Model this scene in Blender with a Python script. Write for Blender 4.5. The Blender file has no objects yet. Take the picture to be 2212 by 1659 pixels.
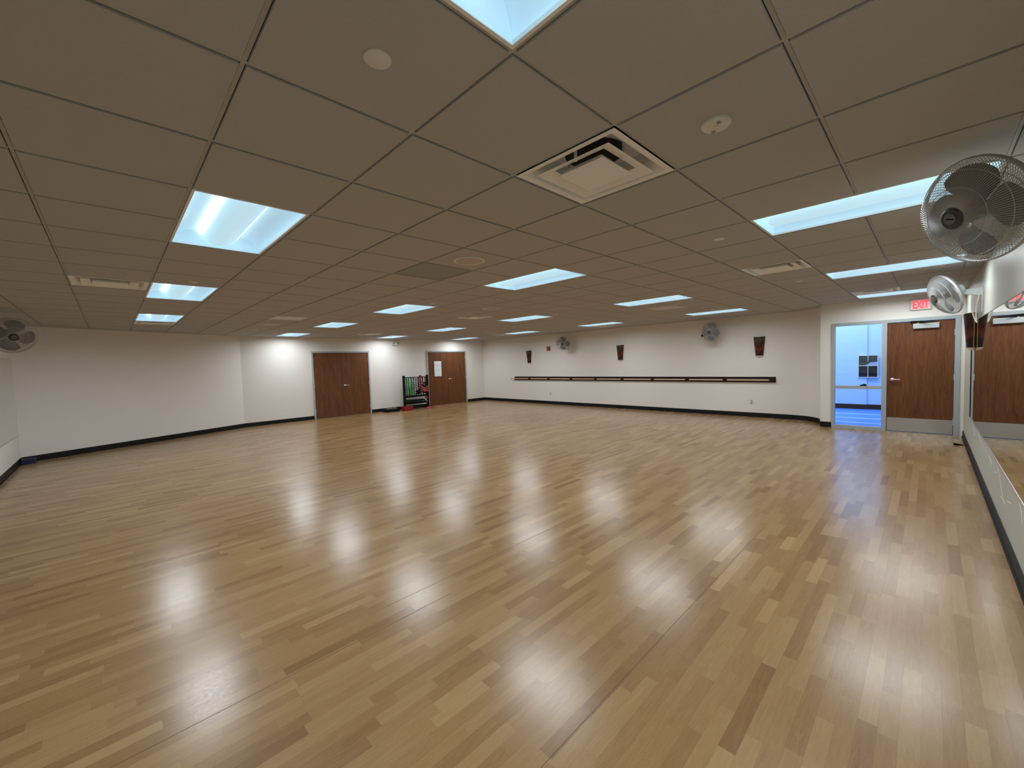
import bpy, math, random
from mathutils import Vector, Matrix
random.seed(7)
D = bpy.data
COL = bpy.context.scene.collection
scene = bpy.context.scene
T = 0.6096            # ceiling module (2 ft)
HC = 2.55             # ceiling height

# ------------------------------------------------------------------ camera
FPX, IW, IH = 882.96, 2212, 1659
YAW, PIT, ROL = -0.775113, -0.051947, 0.033072
CAM = Vector((-0.9733, -0.9421, HC - 0.9854))
RM = (Matrix.Rotation(YAW, 3, 'Z') @ Matrix.Rotation(PIT, 3, 'X') @ Matrix.Rotation(ROL, 3, 'Y'))
cd = D.cameras.new('camera'); cam = D.objects.new('camera', cd); COL.objects.link(cam)
rx, ry, rz = RM.col[0], RM.col[1], RM.col[2]
cm = Matrix((rx, rz, -ry)).transposed().to_4x4(); cm.translation = CAM
cam.matrix_world = cm
cd.sensor_fit = 'HORIZONTAL'; cd.sensor_width = 36; cd.lens = FPX / IW * 36
cd.clip_start = 0.02; cd.clip_end = 100
scene.camera = cam

# ------------------------------------------------------------------ world / exposure
w = D.worlds.new('world'); scene.world = w; w.use_nodes = True
w.node_tree.nodes['Background'].inputs[0].default_value = (0.5, 0.55, 0.6, 1)
w.node_tree.nodes['Background'].inputs[1].default_value = 0.05
vs = scene.view_settings
vs.view_transform = 'Standard'; vs.look = 'None'; vs.exposure = 0.0; vs.gamma = 1.0; vs.use_curve_mapping = False
LAMP_W = 24.0                    # watts of each ceiling troffer
LAMP_COL = (0.885, 0.95, 1.0)
GYM_W = 170.0

def project(p):
    d = RM.transposed() @ (Vector(p) - CAM)
    if d.y < 0.05: return None
    return (IW / 2 + FPX * d.x / d.y, IH / 2 - FPX * d.z / d.y)

# ------------------------------------------------------------------ materials
def new_mat(name):
    m = D.materials.new(name); m.use_nodes = True
    nt = m.node_tree; b = nt.nodes['Principled BSDF']
    return m, nt, b
def mat(name, col, rough=0.5, metal=0.0, emit=None, estr=0.0, vary=0.0, vscale=6.0, bump=0.0, bscale=200.0, spec=None, alpha=None, trans=0.0):
    m, nt, b = new_mat(name)
    b.inputs['Base Color'].default_value = (*col, 1)
    b.inputs['Roughness'].default_value = rough; b.inputs['Metallic'].default_value = metal
    if spec is not None: b.inputs['Specular IOR Level'].default_value = spec
    if trans: b.inputs['Transmission Weight'].default_value = trans
    if emit: b.inputs['Emission Color'].default_value = (*emit, 1); b.inputs['Emission Strength'].default_value = estr
    tc = nt.nodes.new('ShaderNodeNewGeometry')
    if vary:
        n = nt.nodes.new('ShaderNodeTexNoise'); n.inputs['Scale'].default_value = vscale; n.inputs['Detail'].default_value = 4
        nt.links.new(tc.outputs['Position'], n.inputs['Vector'])
        mx = nt.nodes.new('ShaderNodeMix'); mx.data_type = 'RGBA'
        mx.inputs['A'].default_value = (*[c * (1 - vary) for c in col], 1); mx.inputs['B'].default_value = (*[min(1, c * (1 + vary)) for c in col], 1)
        nt.links.new(n.outputs['Fac'], mx.inputs['Factor']); nt.links.new(mx.outputs['Result'], b.inputs['Base Color'])
    if bump:
        n2 = nt.nodes.new('ShaderNodeTexNoise'); n2.inputs['Scale'].default_value = bscale; n2.inputs['Detail'].default_value = 3
        nt.links.new(tc.outputs['Position'], n2.inputs['Vector'])
        bp = nt.nodes.new('ShaderNodeBump'); bp.inputs['Strength'].default_value = bump; bp.inputs['Distance'].default_value = 0.002
        nt.links.new(n2.outputs['Fac'], bp.inputs['Height']); nt.links.new(bp.outputs['Normal'], b.inputs['Normal'])
    return m
M = {}
M['wall'] = mat('wall_paint', (0.825, 0.78, 0.725), 0.55, vary=0.02, vscale=1.5, bump=0.15, bscale=300)
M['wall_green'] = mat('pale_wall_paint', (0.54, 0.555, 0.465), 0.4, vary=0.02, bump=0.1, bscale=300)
M['black_rubber'] = mat('black_rubber', (0.010, 0.010, 0.011), 0.5, spec=0.2)
M['tile'] = mat('ceiling_tile', (0.47, 0.455, 0.44), 0.95, vary=0.07, vscale=120, bump=0.5, bscale=350)
M['tee'] = mat('ceiling_grid', (0.50, 0.485, 0.465), 0.6)
M['plenum'] = mat('plenum', (0.05, 0.045, 0.04), 0.9)
M['white_metal'] = mat('white_metal', (0.90, 0.90, 0.88), 0.4)
M['reflector'] = mat('troffer_reflector', (0.74, 0.88, 0.97), 0.35, emit=(0.42, 0.78, 1.0), estr=0.34)
M['basket'] = mat('troffer_basket', (0.74, 0.88, 0.97), 0.4, emit=(0.46, 0.80, 1.0), estr=0.70)
M['tube'] = mat('troffer_glow', (0.9, 0.95, 1.0), 0.4, emit=(0.80, 0.93, 1.0), estr=3.0)
M['dark'] = mat('duct_black', (0.006, 0.007, 0.012), 0.7)
M['grille'] = mat('return_grille', (0.29, 0.29, 0.275), 0.5, bump=0.6, bscale=250)
M['speaker'] = mat('speaker_grille', (0.50, 0.46, 0.39), 0.6, bump=0.5, bscale=500)
M['frame_grey'] = mat('frame_grey', (0.40, 0.43, 0.44), 0.45)
M['closer_grey'] = mat('closer_grey', (0.46, 0.49, 0.50), 0.4)
M['grille_sheen'] = mat('return_grille_sheen', (0.62, 0.59, 0.54), 0.5, bump=0.6, bscale=250)  # same panel type as grille; grazing sheen put into a paler base colour
M['steel'] = mat('brushed_steel', (0.55, 0.55, 0.55), 0.32, 1.0, vary=0.06, vscale=30)
M['chrome'] = mat('chrome', (0.86, 0.85, 0.82), 0.3, 0.8)
M['brass'] = mat('brass', (0.75, 0.6, 0.3), 0.25, 1.0)
M['mirror'] = mat('mirror_glass', (0.80, 0.84, 0.80), 0.0, 1.0)
M['black'] = mat('black_paint', (0.006, 0.006, 0.007), 0.45, spec=0.15)
M['dark_wood'] = mat('dark_stained_wood', (0.024, 0.008, 0.007), 0.45, vary=0.3, vscale=20, spec=0.2)
M['maple'] = mat('maple', (0.62, 0.42, 0.27), 0.4, vary=0.1, vscale=12)
M['fan_white'] = mat('fan_white', (0.66, 0.68, 0.67), 0.4)
M['fan_wire'] = mat('fan_wire', (0.44, 0.44, 0.43), 0.4, spec=0.4)
M['fan_blade'] = mat('fan_blade', (0.17, 0.17, 0.165), 0.35)
M['fan_badge'] = mat('fan_badge', (0.045, 0.044, 0.042), 0.4)
M['fan_badge_l'] = mat('fan_badge_light', (0.16, 0.155, 0.15), 0.4)
M['plastic_w'] = mat('white_plastic', (0.72, 0.71, 0.66), 0.4)
M['plastic_g'] = mat('grey_plastic', (0.30, 0.29, 0.27), 0.5)
M['red_paint'] = mat('red_paint', (0.30, 0.02, 0.02), 0.4)
M['red_glow'] = mat('exit_red', (0.8, 0.05, 0.06), 0.4, emit=(1.0, 0.03, 0.06), estr=1.6)
M['sign_pink'] = mat('exit_face', (0.80, 0.55, 0.52), 0.4, emit=(1.0, 0.22, 0.25), estr=0.35)
M['paper'] = mat('paper', (0.80, 0.82, 0.86), 0.5)
M['ink'] = mat('grey_ink', (0.30, 0.33, 0.40), 0.6)
M['gym_wall'] = mat('gym_wall_blue_cast', (0.50, 0.70, 0.95), 0.6)  # white wall; blue cast of the gym light put into the base colour
M['gym_floor'] = mat('gym_floor_blue', (0.075, 0.25, 0.78), 0.35)
M['gym_line'] = mat('gym_line', (0.62, 0.82, 1.0), 0.4)
M['navy'] = mat('navy_foam', (0.02, 0.02, 0.075), 0.6)
M['green_vinyl'] = mat('green_vinyl', (0.06, 0.30, 0.09), 0.45)
M['grey_vinyl'] = mat('grey_vinyl', (0.36, 0.36, 0.35), 0.45)
M['red_vinyl'] = mat('red_vinyl', (0.42, 0.035, 0.045), 0.45)
M['pink_vinyl'] = mat('pink_vinyl', (0.62, 0.10, 0.11), 0.45)
M['black_vinyl'] = mat('black_vinyl', (0.008, 0.008, 0.009), 0.55, spec=0.15)
M['red_plastic'] = mat('red_plastic', (0.30, 0.012, 0.018), 0.4)
M['scuff'] = mat('scuff_white', (0.85, 0.86, 0.80), 0.6)
M['pane_dark'] = mat('dark_pane', (0.01, 0.01, 0.014), 0.15)
M['pane_green'] = mat('green_pane', (0.045, 0.06, 0.045), 0.2)
M['pane_blue'] = mat('lilac_sheet', (0.35, 0.42, 0.62), 0.5)
M['cream'] = mat('cream_trim', (0.75, 0.72, 0.52), 0.5)

def glass_mat():
    m, nt, b = new_mat('window_glass')
    out = nt.nodes['Material Output']
    tr = nt.nodes.new('ShaderNodeBsdfTransparent'); tr.inputs[0].default_value = (0.94, 0.97, 0.97, 1)
    gl = nt.nodes.new('ShaderNodeBsdfGlossy'); gl.inputs['Roughness'].default_value = 0.0
    fr = nt.nodes.new('ShaderNodeFresnel'); fr.inputs['IOR'].default_value = 1.45
    mx = nt.nodes.new('ShaderNodeMixShader')
    nt.links.new(fr.outputs[0], mx.inputs[0]); nt.links.new(tr.outputs[0], mx.inputs[1]); nt.links.new(gl.outputs[0], mx.inputs[2])
    nt.links.new(mx.outputs[0], out.inputs['Surface'])
    return m
M['glass'] = glass_mat()

def door_wood():
    m, nt, b = new_mat('oak_door')
    g = nt.nodes.new('ShaderNodeNewGeometry')
    mp = nt.nodes.new('ShaderNodeMapping'); mp.inputs['Scale'].default_value = (9, 9, 0.9)
    n = nt.nodes.new('ShaderNodeTexNoise'); n.inputs['Scale'].default_value = 2.2; n.inputs['Detail'].default_value = 6; n.inputs['Distortion'].default_value = 1.2
    mp2 = nt.nodes.new('ShaderNodeMapping'); mp2.inputs['Scale'].default_value = (60, 60, 3)
    n2 = nt.nodes.new('ShaderNodeTexNoise'); n2.inputs['Scale'].default_value = 3; n2.inputs['Detail'].default_value = 3
    nt.links.new(g.outputs['Position'], mp.inputs[0]); nt.links.new(mp.outputs[0], n.inputs['Vector'])
    nt.links.new(g.outputs['Position'], mp2.inputs[0]); nt.links.new(mp2.outputs[0], n2.inputs['Vector'])
    ad = nt.nodes.new('ShaderNodeMath'); ad.operation = 'MULTIPLY_ADD'; ad.inputs[1].default_value = 0.45
    nt.links.new(n2.outputs['Fac'], ad.inputs[0]); nt.links.new(n.outputs['Fac'], ad.inputs[2])
    r = nt.nodes.new('ShaderNodeValToRGB'); e = r.color_ramp.elements
    e[0].position = 0.42; e[0].color = (0.085, 0.027, 0.008, 1); e[1].position = 0.95; e[1].color = (0.185, 0.068, 0.022, 1)
    nt.links.new(ad.outputs[0], r.inputs[0]); nt.links.new(r.outputs[0], b.inputs['Base Color'])
    b.inputs['Roughness'].default_value = 0.5; b.inputs['Specular IOR Level'].default_value = 0.3
    return m
M['oak'] = door_wood()

def plank_mat():
    m, nt, b = new_mat('floor_plank')
    L = nt.links.new
    oi = nt.nodes.new('ShaderNodeObjectInfo'); sp = nt.nodes.new('ShaderNodeSeparateColor'); L(oi.outputs['Color'], sp.inputs[0])
    at = nt.nodes.new('ShaderNodeAttribute'); at.attribute_name = 'shade'
    sh = nt.nodes.new('ShaderNodeMath'); sh.operation = 'ADD'; L(sp.outputs[0], sh.inputs[0]); L(at.outputs['Fac'], sh.inputs[1])
    g = nt.nodes.new('ShaderNodeNewGeometry')
    off = nt.nodes.new('ShaderNodeVectorMath'); off.operation = 'SCALE'; off.inputs[0].default_value = (37.0, 91.0, 13.0); L(sh.outputs[0], off.inputs['Scale'])
    ad = nt.nodes.new('ShaderNodeVectorMath'); ad.operation = 'ADD'; L(g.outputs['Position'], ad.inputs[0]); L(off.outputs[0], ad.inputs[1])
    mp = nt.nodes.new('ShaderNodeMapping'); mp.inputs['Scale'].default_value = (5, 42, 1); L(ad.outputs[0], mp.inputs[0])
    n = nt.nodes.new('ShaderNodeTexNoise'); n.inputs['Scale'].default_value = 1.6; n.inputs['Detail'].default_value = 6; n.inputs['Distortion'].default_value = 0.8
    L(mp.outputs[0], n.inputs['Vector'])
    # shade 0..1 plus grain
    gr = nt.nodes.new('ShaderNodeMath'); gr.operation = 'MULTIPLY_ADD'; gr.inputs[1].default_value = 0.55; gr.inputs[2].default_value = -0.275; L(n.outputs['Fac'], gr.inputs[0])
    ns = nt.nodes.new('ShaderNodeTexNoise'); ns.inputs['Scale'].default_value = 160; ns.inputs['Detail'].default_value = 2; L(g.outputs['Position'], ns.inputs['Vector'])
    g2 = nt.nodes.new('ShaderNodeMath'); g2.operation = 'MULTIPLY_ADD'; g2.inputs[1].default_value = 0.5; L(ns.outputs['Fac'], g2.inputs[0]); L(gr.outputs[0], g2.inputs[2])
    g3 = nt.nodes.new('ShaderNodeMath'); g3.operation = 'SUBTRACT'; g3.inputs[1].default_value = 0.25; L(g2.outputs[0], g3.inputs[0])
    fa = nt.nodes.new('ShaderNodeMath'); fa.operation = 'ADD'; fa.use_clamp = True; L(sh.outputs[0], fa.inputs[0]); L(g3.outputs[0], fa.inputs[1])
    r = nt.nodes.new('ShaderNodeValToRGB'); e = r.color_ramp.elements
    e[0].position = 0.0; e[0].color = (0.243, 0.132, 0.054, 1); e[1].position = 1.0; e[1].color = (0.43, 0.277, 0.134, 1)
    k = r.color_ramp.elements.new(0.5); k.color = (0.335, 0.200, 0.088, 1)
    L(fa.outputs[0], r.inputs[0]); L(r.outputs[0], b.inputs['Base Color'])
    # satin finish with embossed ripple
    n3 = nt.nodes.new('ShaderNodeTexNoise'); n3.inputs['Scale'].default_value = 55; n3.inputs['Detail'].default_value = 3; L(g.outputs['Position'], n3.inputs['Vector'])
    rr = nt.nodes.new('ShaderNodeMapRange'); rr.inputs['To Min'].default_value = 0.16; rr.inputs['To Max'].default_value = 0.29; L(n3.outputs['Fac'], rr.inputs['Value']); L(rr.outputs[0], b.inputs['Roughness'])
    bp = nt.nodes.new('ShaderNodeBump'); bp.inputs['Strength'].default_value = 0.12; bp.inputs['Distance'].default_value = 0.001
    L(n3.outputs['Fac'], bp.inputs['Height']); L(bp.outputs['Normal'], b.inputs['Normal'])
    b.inputs['Specular IOR Level'].default_value = 0.46
    return m
M['plank'] = plank_mat()
M['slab'] = mat('floor_slab', (0.16, 0.092, 0.045), 0.5)

def sconce_mat():
    m, nt, b = new_mat('swirled_glass'); L = nt.links.new
    tc = nt.nodes.new('ShaderNodeTexCoord'); s = nt.nodes.new('ShaderNodeSeparateXYZ'); L(tc.outputs['Object'], s.inputs[0])
    ab = nt.nodes.new('ShaderNodeMath'); ab.operation = 'ABSOLUTE'; L(s.outputs['X'], ab.inputs[0])
    f = nt.nodes.new('ShaderNodeMath'); f.operation = 'MULTIPLY_ADD'; f.inputs[1].default_value = -0.9; L(ab.outputs[0], f.inputs[0]); L(s.outputs['Z'], f.inputs[2])
    n = nt.nodes.new('ShaderNodeTexNoise'); n.inputs['Scale'].default_value = 9; L(tc.outputs['Object'], n.inputs['Vector'])
    f2 = nt.nodes.new('ShaderNodeMath'); f2.operation = 'MULTIPLY_ADD'; f2.inputs[1].default_value = 0.10; L(n.outputs['Fac'], f2.inputs[0]); L(f.outputs[0], f2.inputs[2])
    mr = nt.nodes.new('ShaderNodeMath'); mr.operation = 'MULTIPLY'; mr.inputs[1].default_value = 2.0; L(f2.outputs[0], mr.inputs[0])
    r = nt.nodes.new('ShaderNodeValToRGB'); e = r.color_ramp.elements
    e[0].position = 0.05; e[0].color = (0.030, 0.013, 0.008, 1); e[1].position = 1.0; e[1].color = (0.070, 0.050, 0.024, 1)
    for p, c in ((0.28, (0.035, 0.014, 0.009)), (0.40, (0.14, 0.040, 0.016)), (0.52, (0.11, 0.014, 0.009)), (0.62, (0.045, 0.012, 0.010)), (0.75, (0.055, 0.040, 0.020))):
        k = e.new(p); k.color = (*c, 1)
    L(mr.outputs[0], r.inputs[0]); L(r.outputs[0], b.inputs['Base Color'])
    b.inputs['Roughness'].default_value = 0.3; b.inputs['Specular IOR Level'].default_value = 0.25
    return m
M['sconce'] = sconce_mat()

# ------------------------------------------------------------------ mesh builder
class MB:
    def __init__(s): s.v = []; s.f = []; s.m = []
    def add(s, vs, fs, mi=0):
        o = len(s.v); s.v += [tuple(p) for p in vs]; s.f += [tuple(i + o for i in f) for f in fs]; s.m += [mi] * len(fs); return s
    def box(s, a, b, mi=0):
        x0, y0, z0 = [min(p, q) for p, q in zip(a, b)]; x1, y1, z1 = [max(p, q) for p, q in zip(a, b)]
        return s.add([(x0, y0, z0), (x1, y0, z0), (x1, y1, z0), (x0, y1, z0), (x0, y0, z1), (x1, y0, z1), (x1, y1, z1), (x0, y1, z1)],
              [(0, 3, 2, 1), (4, 5, 6, 7), (0, 1, 5, 4), (1, 2, 6, 5), (2, 3, 7, 6), (3, 0, 4, 7)], mi)
    def prism(s, poly, z0, z1, mi=0):
        n = len(poly)
        return s.add([(x, y, z0) for x, y in poly] + [(x, y, z1) for x, y in poly],
              [tuple(range(n - 1, -1, -1)), tuple(range(n, 2 * n))] + [(i, (i + 1) % n, n + (i + 1) % n, n + i) for i in range(n)], mi)
    def tube(s, pts, r, seg=8, mi=0, caps=True, closed=False):
        pts = [Vector(p) for p in pts]; n = len(pts); rs = r if isinstance(r, (list, tuple)) else [r] * n
        vs = []; up = None
        for i, p in enumerate(pts):
            if closed: t = pts[(i + 1) % n] - pts[i - 1]
            else: t = pts[min(i + 1, n - 1)] - pts[max(i - 1, 0)]
            t.normalize()
            if up is None: up = Vector((0, 0, 1)) if abs(t.z) < 0.9 else Vector((1, 0, 0))
            a = t.cross(up).normalized(); b = a.cross(t).normalized(); up = b
            for k in range(seg):
                c = 2 * math.pi * k / seg
                vs.append(p + (a * math.cos(c) + b * math.sin(c)) * rs[i])
        fs = []
        for i in range(n if closed else n - 1):
            j = (i + 1) % n
            for k in range(seg):
                l = (k + 1) % seg
                fs.append((i * seg + k, i * seg + l, j * seg + l, j * seg + k))
        if caps and not closed: fs += [tuple(range(seg - 1, -1, -1)), tuple((n - 1) * seg + k for k in range(seg))]
        return s.add(vs, fs, mi)
    def lathe(s, prof, seg=24, mtx=None, mi=0):       # profile of (r, z) about Z
        vs = []; fs = []; n = len(prof)
        for r, z in prof:
            for k in range(seg):
                c = 2 * math.pi * k / seg; vs.append(Vector((r * math.cos(c), r * math.sin(c), z)))
        for i in range(n - 1):
            for k in range(seg):
                l = (k + 1) % seg
                fs.append((i * seg + k, i * seg + l, (i + 1) * seg + l, (i + 1) * seg + k))
        if prof[0][0] > 1e-5: fs.append(tuple(range(seg - 1, -1, -1)))
        if prof[-1][0] > 1e-5: fs.append(tuple((n - 1) * seg + k for k in range(seg)))
        if mtx is not None: vs = [mtx @ v for v in vs]
        return s.add(vs, fs, mi)
    def mesh(s, name, mats, smooth=False):
        me = D.meshes.new(name); me.from_pydata(s.v, [], s.f); 
        for m in (mats if isinstance(mats, (list, tuple)) else [mats]): me.materials.append(M[m])
        me.polygons.foreach_set('material_index', s.m)
        if smooth:
            me.polygons.foreach_set('use_smooth', [True] * len(me.polygons))
            try: me.set_sharp_from_angle(angle=math.radians(35))
            except Exception: pass
        me.update(); return me
    def build(s, name, mats, parent=None, smooth=False):
        return link(name, s.mesh(name, mats, smooth), parent)
def link(name, me, parent=None, mtx=None):
    o = D.objects.new(name, me); COL.objects.link(o)
    if parent is not None: o.parent = parent
    if mtx is not None: o.matrix_local = mtx
    return o
def tag(o, label=None, cat=None, group=None, kind=None):
    if label: o['label'] = label
    if cat: o['category'] = cat
    if group: o['group'] = group
    if kind: o['kind'] = kind
    return o
def empty(name, loc=(0, 0, 0), rz=0.0):
    o = D.objects.new(name, None); COL.objects.link(o); o.location = loc; o.rotation_euler = (0, 0, rz); o.empty_display_size = 0.1
    return o
def B(*a, mi=0): return MB().box(*a, mi=mi)
def S(o, label, cat): return tag(o, label, cat, kind='structure')
def bevel(o, w=0.004, seg=2):
    b = o.modifiers.new('bevel', 'BEVEL'); b.width = w; b.segments = seg; b.limit_method = 'ANGLE'; return o

# ------------------------------------------------------------------ room plan
XL, YR, XF, XD, YB = -2.25, -1.385, 10.53, 9.70, 12.50
KX = 1.64; DY = 10.82           # the slanted wall runs (XL,DY) -> (KX,YB)
def diag_y(x): return DY + (x - XL) * (YB - DY) / (KX - XL)
def diag_x(y): return XL + (y - DY) * (KX - XL) / (YB - DY)
curve = [(XF, 1.42), (10.505, 1.20), (10.44, 1.02), (10.33, 0.87), (10.18, 0.765), (10.05, 0.70), (9.90, 0.645)]
def clip_half(poly, nx, ny, c):   # keep nx*x+ny*y<=c
    out = []
    for i in range(len(poly)):
        p, q = poly[i], poly[(i + 1) % len(poly)]
        dp, dq = nx * p[0] + ny * p[1] - c, nx * q[0] + ny * q[1] - c
        if dp <= 0: out.append(p)
        if dp * dq < 0:
            t = dp / (dp - dq); out.append((p[0] + (q[0] - p[0]) * t, p[1] + (q[1] - p[1]) * t))
    return out
def clip_room(poly):
    sl = (YB - DY) / (KX - XL)
    for h in ((-1, 0, -XL), (1, 0, XF), (0, -1, -YR), (0, 1, YB), (-sl, 1, DY - sl * XL)):
        poly = clip_half(poly, *h)
        if len(poly) < 3: return []
    cx = sum(p[0] for p in poly) / len(poly); cy = sum(p[1] for p in poly) / len(poly)
    if cy < 0.65 and max(p[0] for p in poly) > XD: poly = clip_half(poly, 1, 0, XD)
    return poly if len(poly) >= 3 else []
def area(poly): return abs(sum(poly[i][0] * poly[(i + 1) % len(poly)][1] - poly[(i + 1) % len(poly)][0] * poly[i][1] for i in range(len(poly)))) / 2
def px_area(pts):
    q = [project(p) for p in pts]
    if any(t is None for t in q): 
        return 0
    q = clip_half(q, -1, 0, 0)
    for h in ((1, 0, IW), (0, -1, 0), (0, 1, IH)):
        if len(q) < 3: return 0
        q = clip_half(q, *h)
    return area(q) if len(q) > 2 else 0

# ------------------------------------------------------------------ walls
WT = 0.12; WH = 2.80
S(B((XL - WT, YR - WT, 0), (XL, DY, WH)).build('wall_left', 'wall'), 'left white wall carrying the mirror at the picture edge', 'wall')
dv = Vector((KX - XL, YB - DY, 0)).normalized(); dn = Vector((-dv.y, dv.x, 0))
S(MB().prism([(XL, DY), (KX, YB), (KX + dn.x * WT, YB + dn.y * WT), (XL + dn.x * WT - WT, DY + dn.y * WT)], 0, WH).build('wall_slanted', 'wall'), 'blank slanted white wall across the far left corner', 'wall')
S(B((KX, YB, 0), (XF + WT, YB + WT, WH)).build('wall_back', 'wall'), 'back white wall with the two brown double doors', 'wall')
S(MB().prism([(XF, YB)] + curve + [(9.80, 0.80), (XF + WT, 0.80), (XF + WT, YB)][1:] , 0, WH).build('wall_far', 'wall', smooth=True), 'long far white wall with the ballet barre and three sconces', 'wall')
wd = MB().box((XD, 0.465, 0), (XD + WT, 0.655, WH)).box((XD, -1.33, 2.145), (XD + WT, 0.465, WH)).box((XD, YR - WT, 0), (XD + WT, -1.33, WH))
S(wd.build('wall_door', 'wall'), 'short white wall around the exit door and side window', 'wall')
wr = S(B((XL - WT, YR - WT, 0), (XD, YR, WH)).build('wall_right', 'wall_green'), 'right wall covered by the long mirror', 'wall')
for pts, wdt in (([(4.603, 0.508), (4.45, 0.44), (4.3, 0.375), (4.19, 0.325), (4.09, 0.295)], 0.006), ([(4.92, 0.385), (4.63, 0.438)], 0.006), ([(3.36, 0.505), (3.26, 0.47), (3.2, 0.41)], 0.006),
                 ([(5.35, 0.46), (5.05, 0.43)], 0.008), ([(6.6, 0.50), (6.3, 0.44)], 0.008), ([(4.35, 0.30), (4.02, 0.315)], 0.006), ([(3.95, 0.36), (3.72, 0.40)], 0.006), ([(7.6, 0.47), (7.3, 0.40), (7.1, 0.41)], 0.009)):
    m = MB()
    for (x0, z0), (x1, z1) in zip(pts, pts[1:]):
        m.add([(x0, YR + .0008, z0 - wdt / 2), (x1, YR + .0008, z1 - wdt / 2), (x1, YR + .0008, z1 + wdt / 2), (x0, YR + .0008, z0 + wdt / 2),
               (x0, YR, z0 - wdt / 2), (x1, YR, z1 - wdt / 2), (x1, YR, z1 + wdt / 2), (x0, YR, z0 + wdt / 2)], [(3, 2, 1, 0), (0, 1, 5, 4), (2, 3, 7, 6)])
    m.build('scuff_mark', 'scuff', wr)

# ------------------------------------------------------------------ baseboards
BH, BT = 0.11, 0.010
def base(name, p, q, label):
    p = Vector((*p, 0)); q = Vector((*q, 0)); d = (q - p).normalized(); n = Vector((d.y, -d.x, 0))
    a = p + n * BT; b = q + n * BT; c = q + n * 2 * BT; e = p + n * 2 * BT
    m = MB().prism([(p.x, p.y), (q.x, q.y), (b.x, b.y), (a.x, a.y)], 0.012, BH)
    m.prism([(p.x, p.y), (q.x, q.y), (c.x, c.y), (e.x, e.y)], 0, 0.012)
    return S(m.build(name, 'black_rubber'), label, 'baseboard')
D1 = (3.50, 5.365); D2 = (7.665, 9.545)
base('baseboard_left', (XL, YR), (XL, DY), 'black rubber baseboard along the left mirror wall')
base('baseboard_slanted', (XL, DY), (KX, YB), 'black rubber baseboard along the slanted wall')
base('baseboard_back', (KX, YB), (D1[0], YB), 'black rubber baseboard left of the larger double door')
base('baseboard_back', (D1[1], YB), (D2[0], YB), 'black rubber baseboard behind the weight rack')
base('baseboard_back', (D2[1], YB), (XF, YB), 'black rubber baseboard right of the farther double door')
def base_path(name, pts, label):
    m = MB(); off = []
    for k in range(len(pts)):
        a = Vector(pts[max(k - 1, 0)]); b = Vector(pts[min(k + 1, len(pts) - 1)]); d = (b - a).normalized()
        off.append((pts[k][0] + d.y * BT, pts[k][1] - d.x * BT))
    for k in range(len(pts) - 1): m.prism([pts[k], pts[k + 1], off[k + 1], off[k]], 0, BH)
    return S(m.build(name, 'black_rubber'), label, 'baseboard')
base_path('baseboard_far', [(XF, YB)] + curve, 'black rubber baseboard under the barre with a curved end')
S(B((XD - BT, 0.465, 0), (XD, 0.655, BH)).build('baseboard_door', 'black_rubber'), 'short black baseboard stub left of the side window', 'baseboard')
base('baseboard_right', (9.66, YR), (XL, YR), 'long black baseboard below the right mirror')

# ------------------------------------------------------------------ floor
fl = MB().prism([(XL, YR), (XD, YR), (XD, 0.58), (XF, 0.58), (XF, YB), (KX, YB), (XL, DY)], -0.08, -0.0035).build('floor', 'slab')
S(fl, 'honey coloured wood strip floor filling the studio', 'floor')
PW, GAP = 0.0635, 0.00012
LENS = (0.30, 0.375, 0.45, 0.525, 0.62)
planks = []
row = 0; y = YR
rnd = random.Random(3)
while y < YB - 0.001:
    y1 = min(y + PW, YB); yc = (y + y1) / 2
    x0 = XL if y1 < DY else max(XL, diag_x(y1) - 0.0)
    xe = XD if y1 < 0.60 else XF
    x = x0 - rnd.random() * 0.4
    while x < xe:
        l = rnd.choice(LENS); a, b = max(x, x0), min(x + l, xe)
        sh = min(1, max(0, rnd.gauss(0.5, 0.19)))
        if b - a > 0.01: planks.append((a, b, y, y1, sh, l, abs(b - a - l) < 1e-6 and abs(y1 - y - PW) < 1e-6))
        x += l
    y += PW
ranked = sorted(range(len(planks)), key=lambda i: -px_area([(planks[i][0], planks[i][2], 0), (planks[i][1], planks[i][2], 0), (planks[i][1], planks[i][3], 0), (planks[i][0], planks[i][3], 0)]) if planks[i][6] else 0)
big = set(ranked[:300])
pm = {}
for l in LENS:
    pm[l] = B((-l / 2 + GAP, -PW / 2 + GAP, -0.0035), (l / 2 - GAP, PW / 2 - GAP, 0)).mesh('plank', 'plank')
sv, sf, ss = [], [], []
for i, (a, b, c, d, sh, l, full) in enumerate(planks):
    if i in big:
        o = link('plank', pm[l], fl); o.location = ((a + b) / 2, (c + d) / 2, 0); o.color = (sh, 0, 0, 1)
    else:
        a += GAP; b -= GAP; c += GAP; d -= GAP; n = len(sv)
        sv += [(a, c, 0), (b, c, 0), (b, d, 0), (a, d, 0), (a, c, -.0035), (b, c, -.0035), (b, d, -.0035), (a, d, -.0035)]
        sf += [(n, n + 1, n + 2, n + 3), (n, n + 4, n + 5, n + 1), (n + 1, n + 5, n + 6, n + 2), (n + 2, n + 6, n + 7, n + 3), (n + 3, n + 7, n + 4, n)]
        ss += [sh] * 5
me = D.meshes.new('planks'); me.from_pydata(sv, [], sf); me.materials.append(M['plank'])
at = me.attributes.new('shade', 'FLOAT', 'FACE'); at.data.foreach_set('value', ss)
o = link('planks', me, fl); o.color = (0, 0, 0, 1); tag(o, kind='stuff')
# long welded floor seams
for yy, xa, xb in ((0.085, -0.2, 3.2), (1.33, -1.4, 0.6), (1.52, 0.1, 2.4), (3.3, 2.0, 6.0)):
    MB().box((xa, yy - 0.0012, -0.001), (xb, yy + 0.0012, 0.0006)).build('seam', 'slab', fl)

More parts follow.
